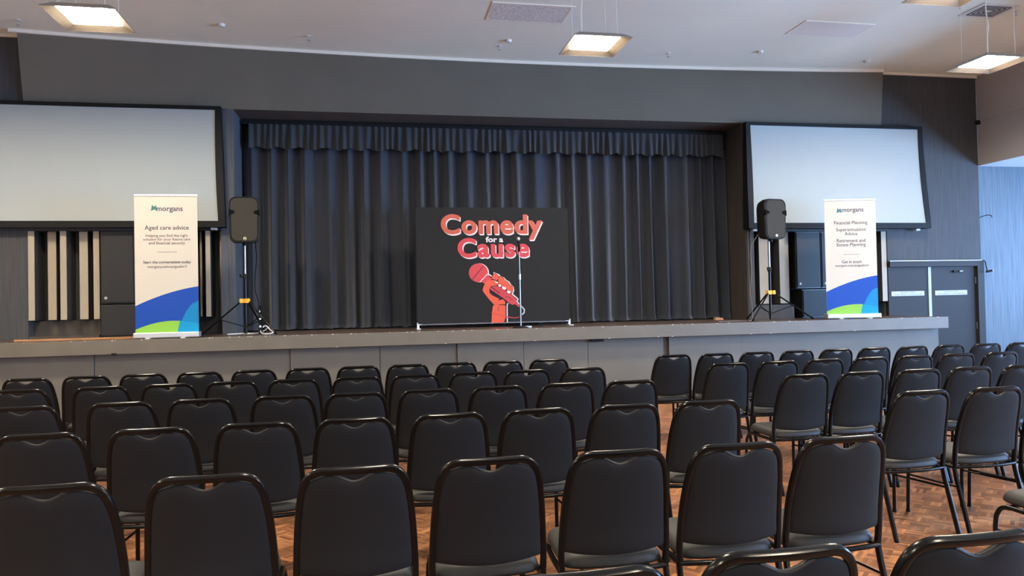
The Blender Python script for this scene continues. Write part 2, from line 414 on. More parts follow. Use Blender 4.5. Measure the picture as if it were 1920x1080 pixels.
for _ in range(9):
    x = rr.uniform(-3, 9); box(bm, x, x+.03, YE-.0012, YE+.002, .981, .988)
obj('paint_chips', rel(bm), M['chip'], st)['kind'] = 'stuff'
tag(obj('wooden_plank', bx(-4.66, -2.9, 10.95, 11.06, ZS+.001, ZS+.026, bev=.003), M['rawwood']), 'thin raw timber plank lying on the stage floor below the left screen', 'plank')
bm = bmesh.new(); prism(bm, [(0, 0), (.16, 0), (.15, .035), (.02, .05)], 0, .08)
o = tag(obj('wooden_wedge', bm, M['rawwood']), 'small pale wooden wedge on the stage at the right end of the curtain', 'wedge'); o.location = (5.93, 12.0, ZS)

# ------------------------------------------------------------------ recess: battens, plinth
def batten(name, x0, x1, prot, z0, z1, label, group):
    bm = bmesh.new()
    yb = YW+.33
    box(bm, x0, x1, yb-prot, yb, z0, z1, mi=0)
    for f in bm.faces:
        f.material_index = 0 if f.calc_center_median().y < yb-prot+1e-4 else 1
    o = obj('wall_batten', bm, [M['tan'], M['batdark']]); tag(o, label, 'batten', group); return o
LB = [(-4.847, -4.762, .35, 'leftmost of the five'), (-4.628, -4.515, .24, 'second from the left of the five'), (-4.423, -4.337, .35, 'middle one of the five'),
      (-4.202, -4.087, .24, 'fourth from the left of the five'), (-3.993, -3.913, .30, 'fifth, touching the black loudspeaker')]
for x0, x1, p, d in LB: batten('wall_batten', x0, x1, p, 1.434, 2.735, 'tan upright wall batten below the left screen, %s' % d, 'battens below the left screen')
for x0, x1, p, d in ((-2.53, -2.50, .20, 'just right of the left banner'), (-2.416, -2.348, .35, 'second right of the left banner'), (-2.229, -2.124, .24, 'next to the stage opening behind the speaker stand')):
    batten('wall_batten', x0, x1, p, 1.434, 2.735, 'tan upright wall batten, %s' % d, 'battens below the left screen')
for x0, x1, p, d in ((6.49, 6.57, .24, 'nearest the stage opening'), (6.74, 6.91, .30, 'directly behind the right speaker stand pole'), (7.10, 7.197, .35, 'third from the stage opening'), (7.233, 7.345, .24, 'beside the black loudspeakers'), (9.153, 9.253, .32, 'right of the right banner')):
    batten('wall_batten', x0, x1, p, 1.43, 2.695, 'tan wall batten below the right screen, %s' % d, 'battens below the right screen')
struct('baseboard_left', bx(RL0, -3.92, YW+.02, YW+.33, ZS, 1.20), M['brown'])
struct('trim_9', bx(RL0, -3.92, YW+.20, YW+.33, ZS, 1.42), M['brown'])
struct('trim_10', bx(6.48, 7.36, YW-.02, YW+.33, ZS, 1.41), M['brown'])

# ------------------------------------------------------------------ installed loudspeaker cabinets
def cabinet(x0, x1, z0, z1, yf, label, badge=True, name='loudspeaker_cabinet', group='installed loudspeakers'):
    xc = (x0+x1)/2; t = thing(name, label, 'loudspeaker', (xc, yf, z0), 0, group); hw = (x1-x0)/2; h = z1-z0
    obj('cabinet_shell', bx(-hw, hw, .012, YW+.33-yf, 0, h, bev=.006), M['cabblack'], t)
    obj('front_grille', bx(-hw+.018, hw-.018, -.006, .014, .02, h-.02, bev=.005), M['cabgrille'], t)
    if badge:
        bm = bmesh.new(); tube(bm, [(0,-.012,0),(0,-.006,0)], .020, 20, hint=(1,0,0)); b = obj('badge', bm, M['stickwhite'], t); b.location = (-hw+.075, 0, .085)
        l = lettering('Q', M['cabblack'], b, 0, -.0125, -.011, height=.032, offset=.02)
    return t
cabinet(-3.885, -3.415, 1.655, 2.735, YW-.02, 'tall black loudspeaker below the left screen, left of the banner')
cabinet(-3.405, -2.54, 1.655, 2.735, YW-.02, 'black loudspeaker mostly hidden behind the left banner', False)
cabinet(-3.885, -2.62, ZS, 1.64, YW-.04, 'low black subwoofer on the stage floor, left of the left banner', False, 'subwoofer_cabinet')
cabinet(7.42, 7.90, 1.685, 2.695, YW-.02, 'tall black loudspeaker below the right screen, left of the pair')
cabinet(7.91, 8.40, 1.685, 2.695, YW-.02, 'tall black loudspeaker below the right screen, partly behind the right banner')
cabinet(7.50, 8.62, ZS, 1.67, YW-.06, 'low black subwoofer under the two loudspeakers beside the right banner', False, 'subwoofer_cabinet')

# ------------------------------------------------------------------ projection screens
def screen(x0, x1, z0, z1, yf, tilt, label):
    t = thing('projection_screen', label, 'projection screen', ((x0+x1)/2, yf, z0))
    hw, h = (x1-x0)/2, z1-z0; b = .085
    NX, NZ = 16, 10
    bm = bmesh.new(); g = []
    for j in range(NZ+1):
        v = j/NZ; row = []
        for i in range(NX+1):
            u = i/NX*2-1
            zz = h*v - .012*(1-u*u)*(1 if v > .5 else -1)*(abs(v-.5)*2)**3
            xx = u*(hw + .03*(1-v)**2) - .010*(1-(2*v-1)**2)*u*u*u
            row.append(bm.verts.new((xx, -tilt*(1-v)**1.5 - .0, zz)))
        g.append(row)
    for j in range(NZ):
        for i in range(NX): bm.faces.new((g[j][i], g[j][i+1], g[j+1][i+1], g[j+1][i]))
    r = bmesh.ops.extrude_face_region(bm, geom=bm.faces[:]); bmesh.ops.translate(bm, verts=[q for q in r['geom'] if isinstance(q, bmesh.types.BMVert)], vec=(0, .006, 0))
    obj('screen_fabric', bm, M['screen'], t, smooth=True)
    bm = bmesh.new()
    def sec(p, q, wx, wz):
        # padded border bar from p to q
        tube(bm, [p, q], 1, 4)
    def bar(pts, wd, dp):
        poly = pts
        a = [bm.verts.new(v) for v in poly]; c = [bm.verts.new((v[0], v[1]+dp, v[2])) for v in poly]
        bm.faces.new(a); bm.faces.new(c[::-1])
        for i in range(4): bm.faces.new((a[i], a[(i+1)%4], c[(i+1)%4], c[i]))
    yT, yBm = -.012, -tilt-.012; hb = hw+.03
    bar([(-hb-b, yBm, -b), (hb+b, yBm, -b), (hb, yBm, 0.01), (-hb, yBm, 0.01)], b, .09+tilt*.5)
    bar([(-hw, yT, h-.01), (hw, yT, h-.01), (hw+b*.8, yT, h+b*.55), (-hw-b*.8, yT, h+b*.55)], b, .10)
    for s in (-1, 1):
        prev = None
        for k in range(13):
            v = k/12; zz = -b + (h + b*1.55)*v; vv = min(max((zz)/h, 0), 1)
            yy = -tilt*(1-vv)**1.5 - .012
            xi = s*(hw + .03*(1-vv)**2 - .012 - .010*(1-(2*vv-1)**2)); xo = s*(hw + .03*(1-vv) + b*(1-.2*vv))
            cur = [bm.verts.new(q) for q in ((xi, yy, zz), (xo, yy-.004, zz), (xo, .10, zz), (xi, .10, zz))]
            if prev:
                for q in range(4): bm.faces.new((prev[q], cur[q], cur[(q+1)%4], prev[(q+1)%4]))
            else: bm.faces.new(cur)
            prev = cur
        bm.faces.new(prev[::-1])
    obj('screen_border', bm, M['black'], t, smooth=False)
    bm = bmesh.new()
    for s in (-1, 1): box(bm, s*(hw-.06)-.04, s*(hw-.06)+.04, .0, .09, -b-.035, -b-.002, bev=.004)
    obj('corner_bracket', bm, M['fitting'], t)
    return t
screen(6.525, 9.865, 2.815, 4.545, YW-.14, .10, 'white projection screen with black border, hung right of the stage curtain')
screen(-5.60, -2.215, 2.855, 4.555, YW-.14, .04, 'white projection screen with black border, hung left of the stage curtain')

# ------------------------------------------------------------------ curtain
cu = thing('stage_curtain', 'wide navy black pleated curtain with a ruffled pelmet across the stage opening', 'curtain', (0, YC, ZS))
def nz(seed):
    r = random.Random(seed); k = [(r.uniform(.5, 6), r.uniform(0, 6.28), r.uniform(.3, 1)) for _ in range(7)]
    s = sum(a for _, _, a in k)
    return lambda x: sum(a*math.sin(f*x+p) for f, p, a in k)/s
n1, n2, n3 = nz(1), nz(2), nz(3)
cx0, cx1 = -2.0+.03, 6.45
def fold(x, v):
    ph = 2*PI*(x/.30 + .50*n1(x*1.1)) + .6*(1-v)*n2(x*2)
    s = math.sin(ph)
    a = (.060 + .055*(1-v)) * (1 + .6*n2(x*1.7))
    return a*(s + .22*math.sin(2*ph+1+n3(x))) + .03*n3(x*3)*(1-v)
bm = bmesh.new(); NX, NZ = 1000, 26; g = []; ht = 4.25-ZS
for j in range(NZ+1):
    v = (j/NZ)**1.6; row = []
    for i in range(NX+1):
        x = cx0 + (cx1-cx0)*i/NX
        xx = x + .02*math.sin(3*v+x*5)*(1-v)*n2(x*4) + .03*n1(x*3+1)*(1-v)
        y = fold(x, v)
        z = ht*v
        if v < .035:                                    # the hem piles up on the stage floor
            k = 1-v/.035; y -= .10*k*k*(.55+.45*n3(x*5)) ; z += .018*k*(1+n2(x*9))
            y += .02*math.sin(x*41)*k
        row.append(bm.verts.new((xx, y, z+.002)))
    g.append(row)
for j in range(NZ):
    for i in range(NX): bm.faces.new((g[j][i], g[j][i+1], g[j+1][i+1], g[j+1][i]))
obj('drape', bm, M['curtain'], cu, smooth=True)
bm = bmesh.new(); NX, NZ = 1100, 6; g = []
for j in range(NZ+1):
    v = j/NZ; row = []
    for i in range(NX+1):
        x = cx0+.12 + (cx1-cx0-.2)*i/NX
        ph = 2*PI*(x/.115 + .8*n3(x*2))
        a = (.010+.018*(1-v)) * (1+.6*n1(x*3))
        y = -.17 + a*math.sin(ph) + .030*(1-v)*math.sin(2*PI*(x/.36+.4*n1(x)))
        z = (4.12-ZS) + .39*v + (.022*math.sin(2*PI*(x/.36+.4*n1(x))+1) )*(1-v)**2
        row.append(bm.verts.new((x, y, z)))
    g.append(row)
for j in range(NZ):
    for i in range(NX): bm.faces.new((g[j][i], g[j][i+1], g[j+1][i+1], g[j+1][i]))
obj('pelmet', bm, M['pelmet'], cu, smooth=True)
obj('curtain_rail', bx(cx0, cx1, -.16, -.10, 3.34, 3.40), M['black'], cu)

# ------------------------------------------------------------------ fabric backdrop with the show's name
BX0, BX1, BZ0, BZ1, BY = .735, 3.185, 1.245, 3.062, 11.55
bd = thing('event_backdrop', 'black fabric backdrop with red show title and a fist holding a microphone', 'backdrop', ((BX0+BX1)/2, BY, ZS))
bw = (BX1-BX0)/2
def rrect(x0, x1, z0, z1, r, n=6):
    out = []
    for cx, cz, a0 in ((x1-r, z1-r, 0), (x0+r, z1-r, PI/2), (x0+r, z0+r, PI), (x1-r, z0+r, 1.5*PI)):
        for k in range(n+1):
            a = a0 + PI/2*k/n; out.append((cx+r*math.cos(a), cz+r*math.sin(a)))
    return out
bm = bmesh.new(); prism(bm, rrect(-bw, bw, BZ0-ZS, BZ1-ZS, .05), 0, .035); obj('fabric_panel', bm, M['panelblack'], bd)
bm = bmesh.new()
tube(bm, [(-bw+.02, .03, .068), (bw-.02, .03, .068)], .012, 8)
obj('bottom_rail', bm, M['alu'], bd)
for s in (-1, 1):
    bm = bmesh.new(); box(bm, s*(bw-.01)-.018, s*(bw-.01)+.018, .0, .05, 0, .10); box(bm, min(s*(bw-.01), s*(bw-.07)), max(s*(bw-.01), s*(bw-.07)), .0, .03, .075, .10)
    box(bm, s*(bw-.01)-.03, s*(bw-.01)+.03, -.15, .20, 0, .012)
    obj('foot_bracket', bm, M['alu'], bd)
# graphics: measured on the panel; (u,v) in the 1080 x 830 grid of the fabric
def gx(u): return (u-540)/1080*2*bw
def gz(v): return (BZ1-ZS) - v/830*(BZ1-BZ0)
def title(s, u, base, wd, hgt, off, m, sh=(7, 9), rot=0, sp=1.0):
    W_ = wd/1080*2*bw; H_ = hgt/830*(BZ1-BZ0)
    lettering(s, M['white'], bd, gx(u+sh[0]), -.0035, gz(base+sh[1]), W_, H_, off, .0015, sp, rot, bold=.008)
    lettering(s, m, bd, gx(u), -.0075, gz(base), W_, H_, off, .0015, sp, rot, bold=.008)
title('Comedy', 531, 186, 712, 190, .022, M['orange'], sp=1.10)
title('Cause', 538, 355, 500, 186, .022, M['red'], sp=1.10)
lettering('for a', M['white'], bd, gx(545), -.0075, gz(250), 124/1080*2*bw, 54/830*(BZ1-BZ0), .03, .0015)
# hand and microphone: outline points on a 7.71x finer grid
def hp(pts): return [(gx(((860+x/7.714)-779)/288*1080), gz(((480+y/7.714)-387)/220*830 + 2)) for x, y in pts]
def shape(name, pts, m, layer, sm=False):
    P = hp(pts)
    if sm:
        Q = [Vector((x, z, 0)) for x, z in P + [P[0]]]; P = [(q.x, q.y) for q in smooth_path(Q, 3)[:-1]]
    bm = bmesh.new(); prism(bm, P, -.0012-layer*.0011, -.0002 - layer*.0011 + .0008); return obj(name, bm, m, bd)
def stroke(name, pts, wd, m, layer, sm=True):
    P = hp(pts)
    if sm: P = [(q.x, q.y) for q in smooth_path([Vector((x, z, 0)) for x, z in P], 4)]
    k = wd/7.714/288*2*bw
    bm = bmesh.new()
    for i in range(len(P)-1):
        a, b = Vector(P[i]), Vector(P[i+1]); 
        if (b-a).length < 1e-6: continue
        d = (b-a).normalized()*k*.25
        prism(bm, ribbon([a-d, b+d], k), -.0012-layer*.0011, -.0002-layer*.0011+.0008)
    return obj(name, bm, m, bd)
def circ(cx, cy, r, n=40): return [(cx+r*math.cos(2*PI*i/n), cy+r*math.sin(2*PI*i/n)) for i in range(n)]
shape('microphone_shadow', circ(268, 244, 140), M['white'], 0)
shape('microphone_head', circ(255, 243, 138), M['red'], 1)
stroke('drawn_line', [(165, 340), (330, 145)], 11, M['line'], 2, False)
stroke('drawn_line', [(282, 372), (385, 262)], 9, M['white'], 2, False)
stroke('drawn_outline', [(395, 258), (445, 297)], 14, M['white'], 1, False)
stroke('drawn_outline', [(478, 248), (545, 275), (572, 300), (625, 325), (648, 358), (700, 390), (716, 425), (758, 465), (764, 515), (742, 565), (825, 642), (818, 668), (800, 672), (872, 748), (915, 800), (912, 845), (882, 875)], 17, M['white'], 1, False)
stroke('drawn_outline', [(690, 695), (668, 712), (662, 760), (662, 985)], 15, M['white'], 1, False)
stroke('drawn_cable', [(885, 878), (840, 908), (760, 920), (640, 898)], 15, M['red'], 2)
shape('microphone_handle', [(290, 372), (385, 277), (432, 318), (520, 440), (720, 560), (805, 655), (790, 690), (875, 772), (860, 780), (775, 715), (745, 728), (690, 700), (600, 625), (520, 565), (412, 490), (345, 412)], M['red'], 2)
stroke('drawn_line', [(440, 460), (560, 548)], 13, M['line'], 3, False)
stroke('drawn_line', [(640, 604), (700, 618), (745, 662)], 7, M['line'], 3)
stroke('drawn_line', [(412, 490), (520, 565), (600, 625), (690, 700)], 12, M['line'], 3, False)
shape('drawn_palm', [(365, 375), (400, 350), (440, 345), (500, 362), (545, 388), (532, 422), (480, 440), (430, 450), (412, 480), (415, 540), (450, 575), (540, 620), (562, 655), (600, 640), (640, 680), (634, 715), (600, 724), (545, 722), (480, 732), (400, 640), (340, 560), (308, 512), (325, 450)], M['handorange'], 3, False)
shape('drawn_wrist', [(455, 732), (545, 722), (638, 735), (640, 900), (612, 985), (430, 985), (438, 860)], M['handorange'], 3)
stroke('drawn_line', [(550, 722), (634, 722)], 12, M['line'], 4, False)
stroke('drawn_line', [(545, 655), (565, 615)], 12, M['line'], 4, False)
stroke('drawn_line', [(538, 745), (532, 815)], 6, M['line'], 4, False)
stroke('drawn_line', [(308, 512), (340, 560), (400, 640), (475, 728)], 10, M['line'], 4, False)
stroke('drawn_cable', [(430, 835), (520, 868), (640, 895)], 9, M['red'], 4)
def finger(pts, nail):
    shape('drawn_finger_edge', [(p[0]+(p[0]-sum(q[0] for q in pts)/len(pts))*.09, p[1]+(p[1]-sum(q[1] for q in pts)/len(pts))*.09) for p in pts], M['line'], 4, True)
    shape('drawn_finger', pts, M['handorange'], 5, True)
    if nail: shape('drawn_nail', nail, M['white'], 6, True)
finger([(445, 330), (485, 255), (548, 298), (530, 350), (500, 352)], None)
finger([(545, 335), (575, 300), (632, 345), (605, 420), (572, 458), (538, 438)], [(538, 420), (580, 428), (572, 455), (545, 450)])
finger([(600, 430), (636, 365), (698, 415), (680, 470), (640, 505), (592, 486)], [(592, 452), (650, 465), (638, 500), (597, 484)])
finger([(660, 515), (695, 435), (745, 455), (752, 505), (712, 563), (668, 548)], [(672, 512), (716, 525), (704, 558), (668, 544)])
shape('drawn_nail', [(487, 370), (542, 388), (530, 404), (505, 396)], M['white'], 5)
stroke('drawn_line', [(430, 348), (500, 352), (548, 385), (535, 425), (480, 442), (432, 452), (410, 485), (414, 540), (450, 577), (540, 622), (560, 650)], 9, M['line'], 5, False)

# ------------------------------------------------------------------ microphone on its stand
ms = thing('microphone_stand', 'slim chrome microphone stand in front of the black backdrop', 'microphone stand', (2.243, 10.93, ZS))
bm = bmesh.new(); tube(bm, [(0,0,0),(0,0,.012),(0,0,.022),(0,0,.03)], .125, 28, hint=(1,0,0)); 
for v in bm.verts:
    if v.co.z > .02: v.co.x *= .80 if v.co.z < .028 else .25; v.co.y *= .80 if v.co.z < .028 else .25
obj('base', bm, M['black'], ms, smooth=True)
bm = bmesh.new(); cyl(bm, 0, 0, .02, .78, .0115); obj('lower_tube', bm, M['chrome'], ms, smooth=True)
bm = bmesh.new(); cyl(bm, 0, 0, .76, 1.17, .008); obj('upper_tube', bm, M['chrome'], ms, smooth=True)
bm = bmesh.new(); cyl(bm, 0, 0, .73, .81, .017); obj('clutch', bm, M['alu'], ms, smooth=True)
bm = bmesh.new(); cyl(bm, 0, 0, 1.15, 1.20, .014); tube(bm, [(0,0,1.19),(-.004,-.01,1.25)], .019, 12); obj('microphone_clip', bm, M['rubber'], ms, smooth=True)
mc = thing('microphone', 'black vocal microphone with silver head clipped on the stand', 'microphone', (2.239, 10.915, ZS+1.19))
bm = bmesh.new(); tube(bm, [(0,.03,-.04),(-.004,.0,.04),(-.010,-.02,.11),(-.012,-.026,.125)], .013, 14, r2=.021); obj('handle', bm, M['black'], mc, smooth=True)
bm = bmesh.new(); bmesh.ops.create_uvsphere(bm, u_segments=18, v_segments=12, radius=.026); hd = obj('grille_head', bm, mat('silver mesh', (.6, .58, .55), .35, metal=.7, bump=.4, nscale=500, bdist=.001), mc, smooth=True); hd.location = (-.015, -.035, .15); hd.scale = (1, 1, 1.1)
bm = bmesh.new(); tube(bm, smooth_path([(2.243,10.96,ZS+1.16),(2.26,10.965,ZS+.8),(2.275,10.96,ZS+.45),(2.265,10.97,ZS+.1),(2.30,11.0,ZS+.012),(2.45,11.05,ZS+.008),(2.62,11.02,ZS+.008)], 6), .0035, 6)
tag(obj('microphone_cable', bm, M['rubber'], None, smooth=True), 'thin black cable hanging down behind the chrome microphone stand', 'cable')
tag(obj('adapter_box', bx(2.30, 2.40, 10.86, 10.92, ZS+.001, ZS+.028, bev=.004), mat('pale blue grey plastic', (.40, .46, .50), .4)), 'small pale grey box on the stage right of the microphone stand base', 'box')

# ------------------------------------------------------------------ tripod stands and PA speakers
def speaker_stand(name, x, y, angs, label, pole_top, R=.62, collar=.49):
    t = thing(name, label, 'speaker stand', (x, y, ZS), 0, 'tripod speaker stands')
    bm = bmesh.new(); cyl(bm, 0, 0, .02, .86, .021); obj('lower_pole', bm, M['frame'], t, smooth=True)
    bm = bmesh.new(); cyl(bm, 0, 0, .50, pole_top, .0165); obj('upper_pole', bm, M['chrome'], t, smooth=True)
    bm = bmesh.new(); cyl(bm, 0, 0, .80, .875, .031); tube(bm, [(0,-.02,.84),(-.055,-.045,.845)], .010, 8); tube(bm, [(-.05,-.045,.82),(-.06,-.05,.87)], .014, 8); obj('height_clamp', bm, M['black'], t, smooth=True)
    bm = bmesh.new(); cyl(bm, 0, 0, collar-.03, collar+.03, .036, 14)
    for a in angs: box(bm, .055*math.cos(a)-.024, .055*math.cos(a)+.024, .055*math.sin(a)-.024, .055*math.sin(a)+.024, collar-.032, collar+.032, bev=.006)
    obj('collar', bm, M['yellow'], t)
    bm = bmesh.new(); cyl(bm, 0, 0, .10, .15, .03); obj('lower_collar', bm, M['black'], t, smooth=True)
    for a in angs:
        c, s = math.cos(a), math.sin(a)
        bm = bmesh.new(); tube(bm, [(.06*c, .06*s, collar-.005), (R*c, R*s, .024)], .0125, 10); lg = obj('leg', bm, M['frame'], t, smooth=True)
        bm = bmesh.new(); tube(bm, [((R-.03)*c, (R-.03)*s, .043), ((R+.008)*c, (R+.008)*s, .022)], .016, 10); obj('rubber_foot', bm, M['rubber'], lg, smooth=True)
        bm = bmesh.new(); tube(bm, [(.03*c, .03*s, .125), (.34*c, .34*s, collar*(1-.34/R)+.01)], .0065, 8); obj('brace', bm, M['frame'], t, smooth=True)
    return t
def pa_speaker(x, y, rz, z, label, hw=.213, h=.655):
    t = thing('pa_speaker', label, 'loudspeaker', (x, y, z), rz, 'speakers on tripod stands')
    def outline(s, dy):
        o_ = []
        for cz, cx, a0 in ((h-.10, hw-.095, 0), (h-.10, -(hw-.095), PI/2), (.075, -(hw-.085), PI), (.075, hw-.085, 1.5*PI)):
            r = .10 if cz > .3 else .075
            for k in range(6):
                a = a0+PI/2*k/5; o_.append(((cx+r*math.cos(a))*s, cz + r*math.sin(a)*1.0))
        out = []
        for px, pz in o_:
            tpr = 1 - .07*max(0, (pz-.35*h)/h)**1 - .09*max(0, (.45*h-pz)/h)
            out.append((px*tpr, h/2+(pz-h/2)*(1-(1-s)*.5), dy))
        return out
    bm = bmesh.new(); prev = None
    for s, dy in ((.90, 0.0), (1.0, .018), (1.0, .12), (.88, .22), (.60, .31)):
        ring = [bm.verts.new((px, dy, pz)) for px, pz, _ in outline(s, dy)]
        if prev:
            for k in range(len(ring)): bm.faces.new((prev[k], prev[(k+1)%len(ring)], ring[(k+1)%len(ring)], ring[k]))
        else: bm.faces.new(ring)
        prev = ring
    bm.faces.new(prev[::-1]); obj('cabinet_shell', bm, M['blackplastic'], t, smooth=True)
    bm = bmesh.new(); o1 = [(px*.93, h/2+(pz-h/2)*.955) for px, pz, _ in outline(.93, 0)]
    # grille with the waisted middle
    rng = []
    for px, pz in o1: rng.append((px, pz))
    a = [bm.verts.new((px, -.012, pz)) for px, pz in rng]; b = [bm.verts.new((px*1.03, .006, h/2+(pz-h/2)*1.02)) for px, pz in rng]
    bm.faces.new(a)
    for k in range(len(a)): bm.faces.new((a[k], a[(k+1)%len(a)], b[(k+1)%len(a)], b[k]))
    obj('front_grille', bm, M['grille'], t)
    pts = [(p[0]*.955*1.02, -.004, h/2+(p[1]-h/2)*.985) for p in [(q[0], q[1]) for q in outline(.965, 0)]]
    bm = bmesh.new(); tube(bm, pts+[pts[0]], .007, 6, cap=False); obj('front_rim', bm, M['blackplastic'], t, smooth=True)
    for s in (-1, 1):
        bm = bmesh.new(); prism(bm, [(s*(hw-.004), h*.585), (s*(hw-.008), h*.72), (s*(hw-.085), h*.68), (s*(hw-.085), h*.635)], -.020, .03); obj('port', bm, M['rubber'], t)
    bm = bmesh.new(); bmesh.ops.create_cone(bm, cap_ends=True, segments=18, radius1=.022, radius2=.020, depth=.006); bmesh.ops.rotate(bm, verts=bm.verts[:], cent=(0,0,0), matrix=Matrix.Rotation(PI/2, 3, 'X'))
    b_ = obj('badge', bm, mat('gold silver badge', (.75, .68, .42), .35, metal=.3), t); b_.location = (.005, -.016, .055)
    bm = bmesh.new(); prism(bm, [(-.014,-.008), (.004,-.014), (.014,-.004), (.002,.0), (.010,.012), (-.008,.010), (-.002,-.002)], -.005, -.002); obj('emblem', bm, M['rubber'], b_)
    bm = bmesh.new(); cyl(bm, 0, .14, -.035, .02, .036); obj('pole_socket', bm, M['black'], t, smooth=True)
    bm = bmesh.new(); tube(bm, [(-hw-.012, .12, h*.58), (-hw+.03, .12, h*.58)], .014, 8); obj('side_knob', bm, M['black'], t, smooth=True)
    return t
speaker_stand('speaker_stand', -1.735, 11.12, (math.radians(178), math.radians(-40), math.radians(72)), 'black tripod speaker stand with yellow collar at the left of the curtain', 1.31, R=.60)
pa_speaker(-1.715-.0, 10.98, math.radians(6), ZS+1.315, 'black plastic speaker on the tripod stand at the left of the curtain')
speaker_stand('speaker_stand', 6.455, 11.08, (math.radians(216), math.radians(-18), math.radians(95)), 'black tripod speaker stand with yellow collar in front of the right screen', 1.31, R=.66, collar=.46)
pa_speaker(6.505, 10.94, math.radians(9), ZS+1.325, 'black plastic speaker on the tripod stand in front of the right screen')
# cables at the stands
bm = bmesh.new(); tube(bm, smooth_path([(-2.02,11.30,ZS+.010),(-1.92,11.34,ZS+.012),(-1.84,11.42,ZS+.012),(-1.75,11.34,ZS+.012),(-1.62,11.36,ZS+.014),(-1.52,11.42,ZS+.05),(-1.45,11.38,ZS+.10),(-1.38,11.30,ZS+.05),(-1.40,11.22,ZS+.012),(-1.52,11.22,ZS+.012),(-1.56,11.30,ZS+.06),(-1.50,11.36,ZS+.12),(-1.42,11.34,ZS+.05),(-1.33,11.30,ZS+.012)], 6), .009, 8)
tag(obj('power_cable', bm, M['whitecable'], None, smooth=True), 'white cable coiled on the stage at the foot of the left speaker stand', 'cable')
bm = bmesh.new(); tube(bm, smooth_path([(-1.60,11.13,ZS+1.40),(-1.59,11.2,ZS+1.1),(-1.62,11.2,ZS+.7),(-1.58,11.22,ZS+.5),(-1.545,11.27,ZS+.3),(-1.53,11.28,ZS+.05)], 6), .006, 6)
tag(obj('speaker_cable', bm, M['rubber'], None, smooth=True), 'black cable hanging behind the speaker left of the curtain', 'cable')
bm = bmesh.new(); box(bm, -.028, .028, -.02, .02, 0, .42, bev=.006)
pb = thing('power_board', 'black power board leaning upright beside the left speaker stand', 'power board', (-1.56, 11.30, ZS)); o = obj('case', bm, M['black'], pb)
for k in range(3): obj('socket', bx(-.014, .014, -.024, -.019, .10+.11*k, .128+.11*k), M['stickwhite'], pb)
bm = bmesh.new(); tube(bm, smooth_path([(6.30,11.12,ZS+1.42),(6.20,11.2,ZS+1.2),(6.21,11.22,ZS+.8),(6.185,11.22,ZS+.5),(6.20,11.22,ZS+.2),(6.17,11.2,ZS+.01),(5.9,11.15,ZS+.008),(5.5,11.0,ZS+.008)], 6), .006, 6)
tag(obj('speaker_cable', bm, mat('twisted tan cable', (.16, .13, .10), .7), None, smooth=True), 'thin cable hanging behind the speaker in front of the right screen', 'cable')

# ------------------------------------------------------------------ pull-up banners
def banner(x, y, rz, wd, h, label, lines, logo_u):
    t = thing('pull_up_banner', label, 'banner', (x, y, ZS), rz, 'pull-up banners')
    hw = wd/2; hb = .085
    bm = bmesh.new(); box(bm, -hw-.015, hw+.015, -.07, .09, .012, hb, bev=.012); obj('base', bm, M['alu'], t)
    for s in (-1, 1):
        bm = bmesh.new(); box(bm, s*hw*.55-.03, s*hw*.55+.03, -.13, .13, 0, .014, bev=.004); obj('foot', bm, M['alu'], t)
    obj('panel', bx(-hw, hw, -.001, .002, hb-.005, h), M['banner'], t)
    obj('top_rail', bx(-hw, hw, -.009, .012, h-.012, h+.012, bev=.004), M['alu'], t)
    bm = bmesh.new(); cyl(bm, 0, .03, .03, h-.02, .009); obj('support_pole', bm, M['alu'], t, smooth=True)
    PH = h-hb
    X_ = lambda u: -hw + u*wd
    Z_ = lambda v: h - v*PH
    def pl(name, pts, m, k): 
        bm = bmesh.new(); prism(bm, [(X_(u), Z_(v)) for u, v in pts], -.0018-.0012*k, -.0012-.0012*k+.0006); return obj(name, bm, m, t)
    def arc(fn, u0, u1, n=14): return [(u0+(u1-u0)*i/n, fn(u0+(u1-u0)*i/n)) for i in range(n+1)]
    blue = lambda u: .806 - .200*u + .062*u*(u-1)*1.0 
    blue = lambda u: .806 - .138*u - .075*u*(1-u)
    green = lambda u: .885 + .62*(u-.56)**2*.26/ .33*.62 if u < .56 else .885 + .20*(u-.56)**2
    green = lambda u: .918 + .165*(u-.60)**2 if u < .60 else .918 + .165*(u-.60)**2
    tealx = lambda v: 1.0 - .34*math.sqrt(max(0, (v-.775)/.225))
    pl('blue_wave', arc(blue, 0, 1) + [(1, 1), (0, 1)], M['blue'], 0)
    tl = [(tealx(.775+.225*i/12), .775+.225*i/12) for i in range(13)]
    pl('teal_curve', tl + [(1, 1)], M['teal'], 1)
    pl('green_curve', arc(green, 0, .70) + [(.66, 1), (0, 1)], M['green'], 1)
    pl('cyan_curve', arc(green, .70, 1) + [(1, 1), (.663, 1)], M['cyan'], 2)
    # logo
    u0 = logo_u
    pl('logo_mark', [(u0, .113), (u0+.02, .068), (u0+.055, .085), (u0+.05, .104)], M['logogreen'], 1)
    pl('logo_mark', [(u0+.045, .100), (u0+.05, .083), (u0+.082, .070), (u0+.105, .114)], M['logoteal'], 1)
    for s_, uc, v, uw, m_, off in lines:
        if s_ is None:
            pl('rule_line', [(uc-uw/2, v-.0012), (uc+uw/2, v-.0012), (uc+uw/2, v+.0012), (uc-uw/2, v+.0012)], M['inkgrey'], 1)
        else:
            lettering(s_, M[m_], t, X_(uc), -.0035, Z_(v), uw*wd, None, off, .0004)
    return t
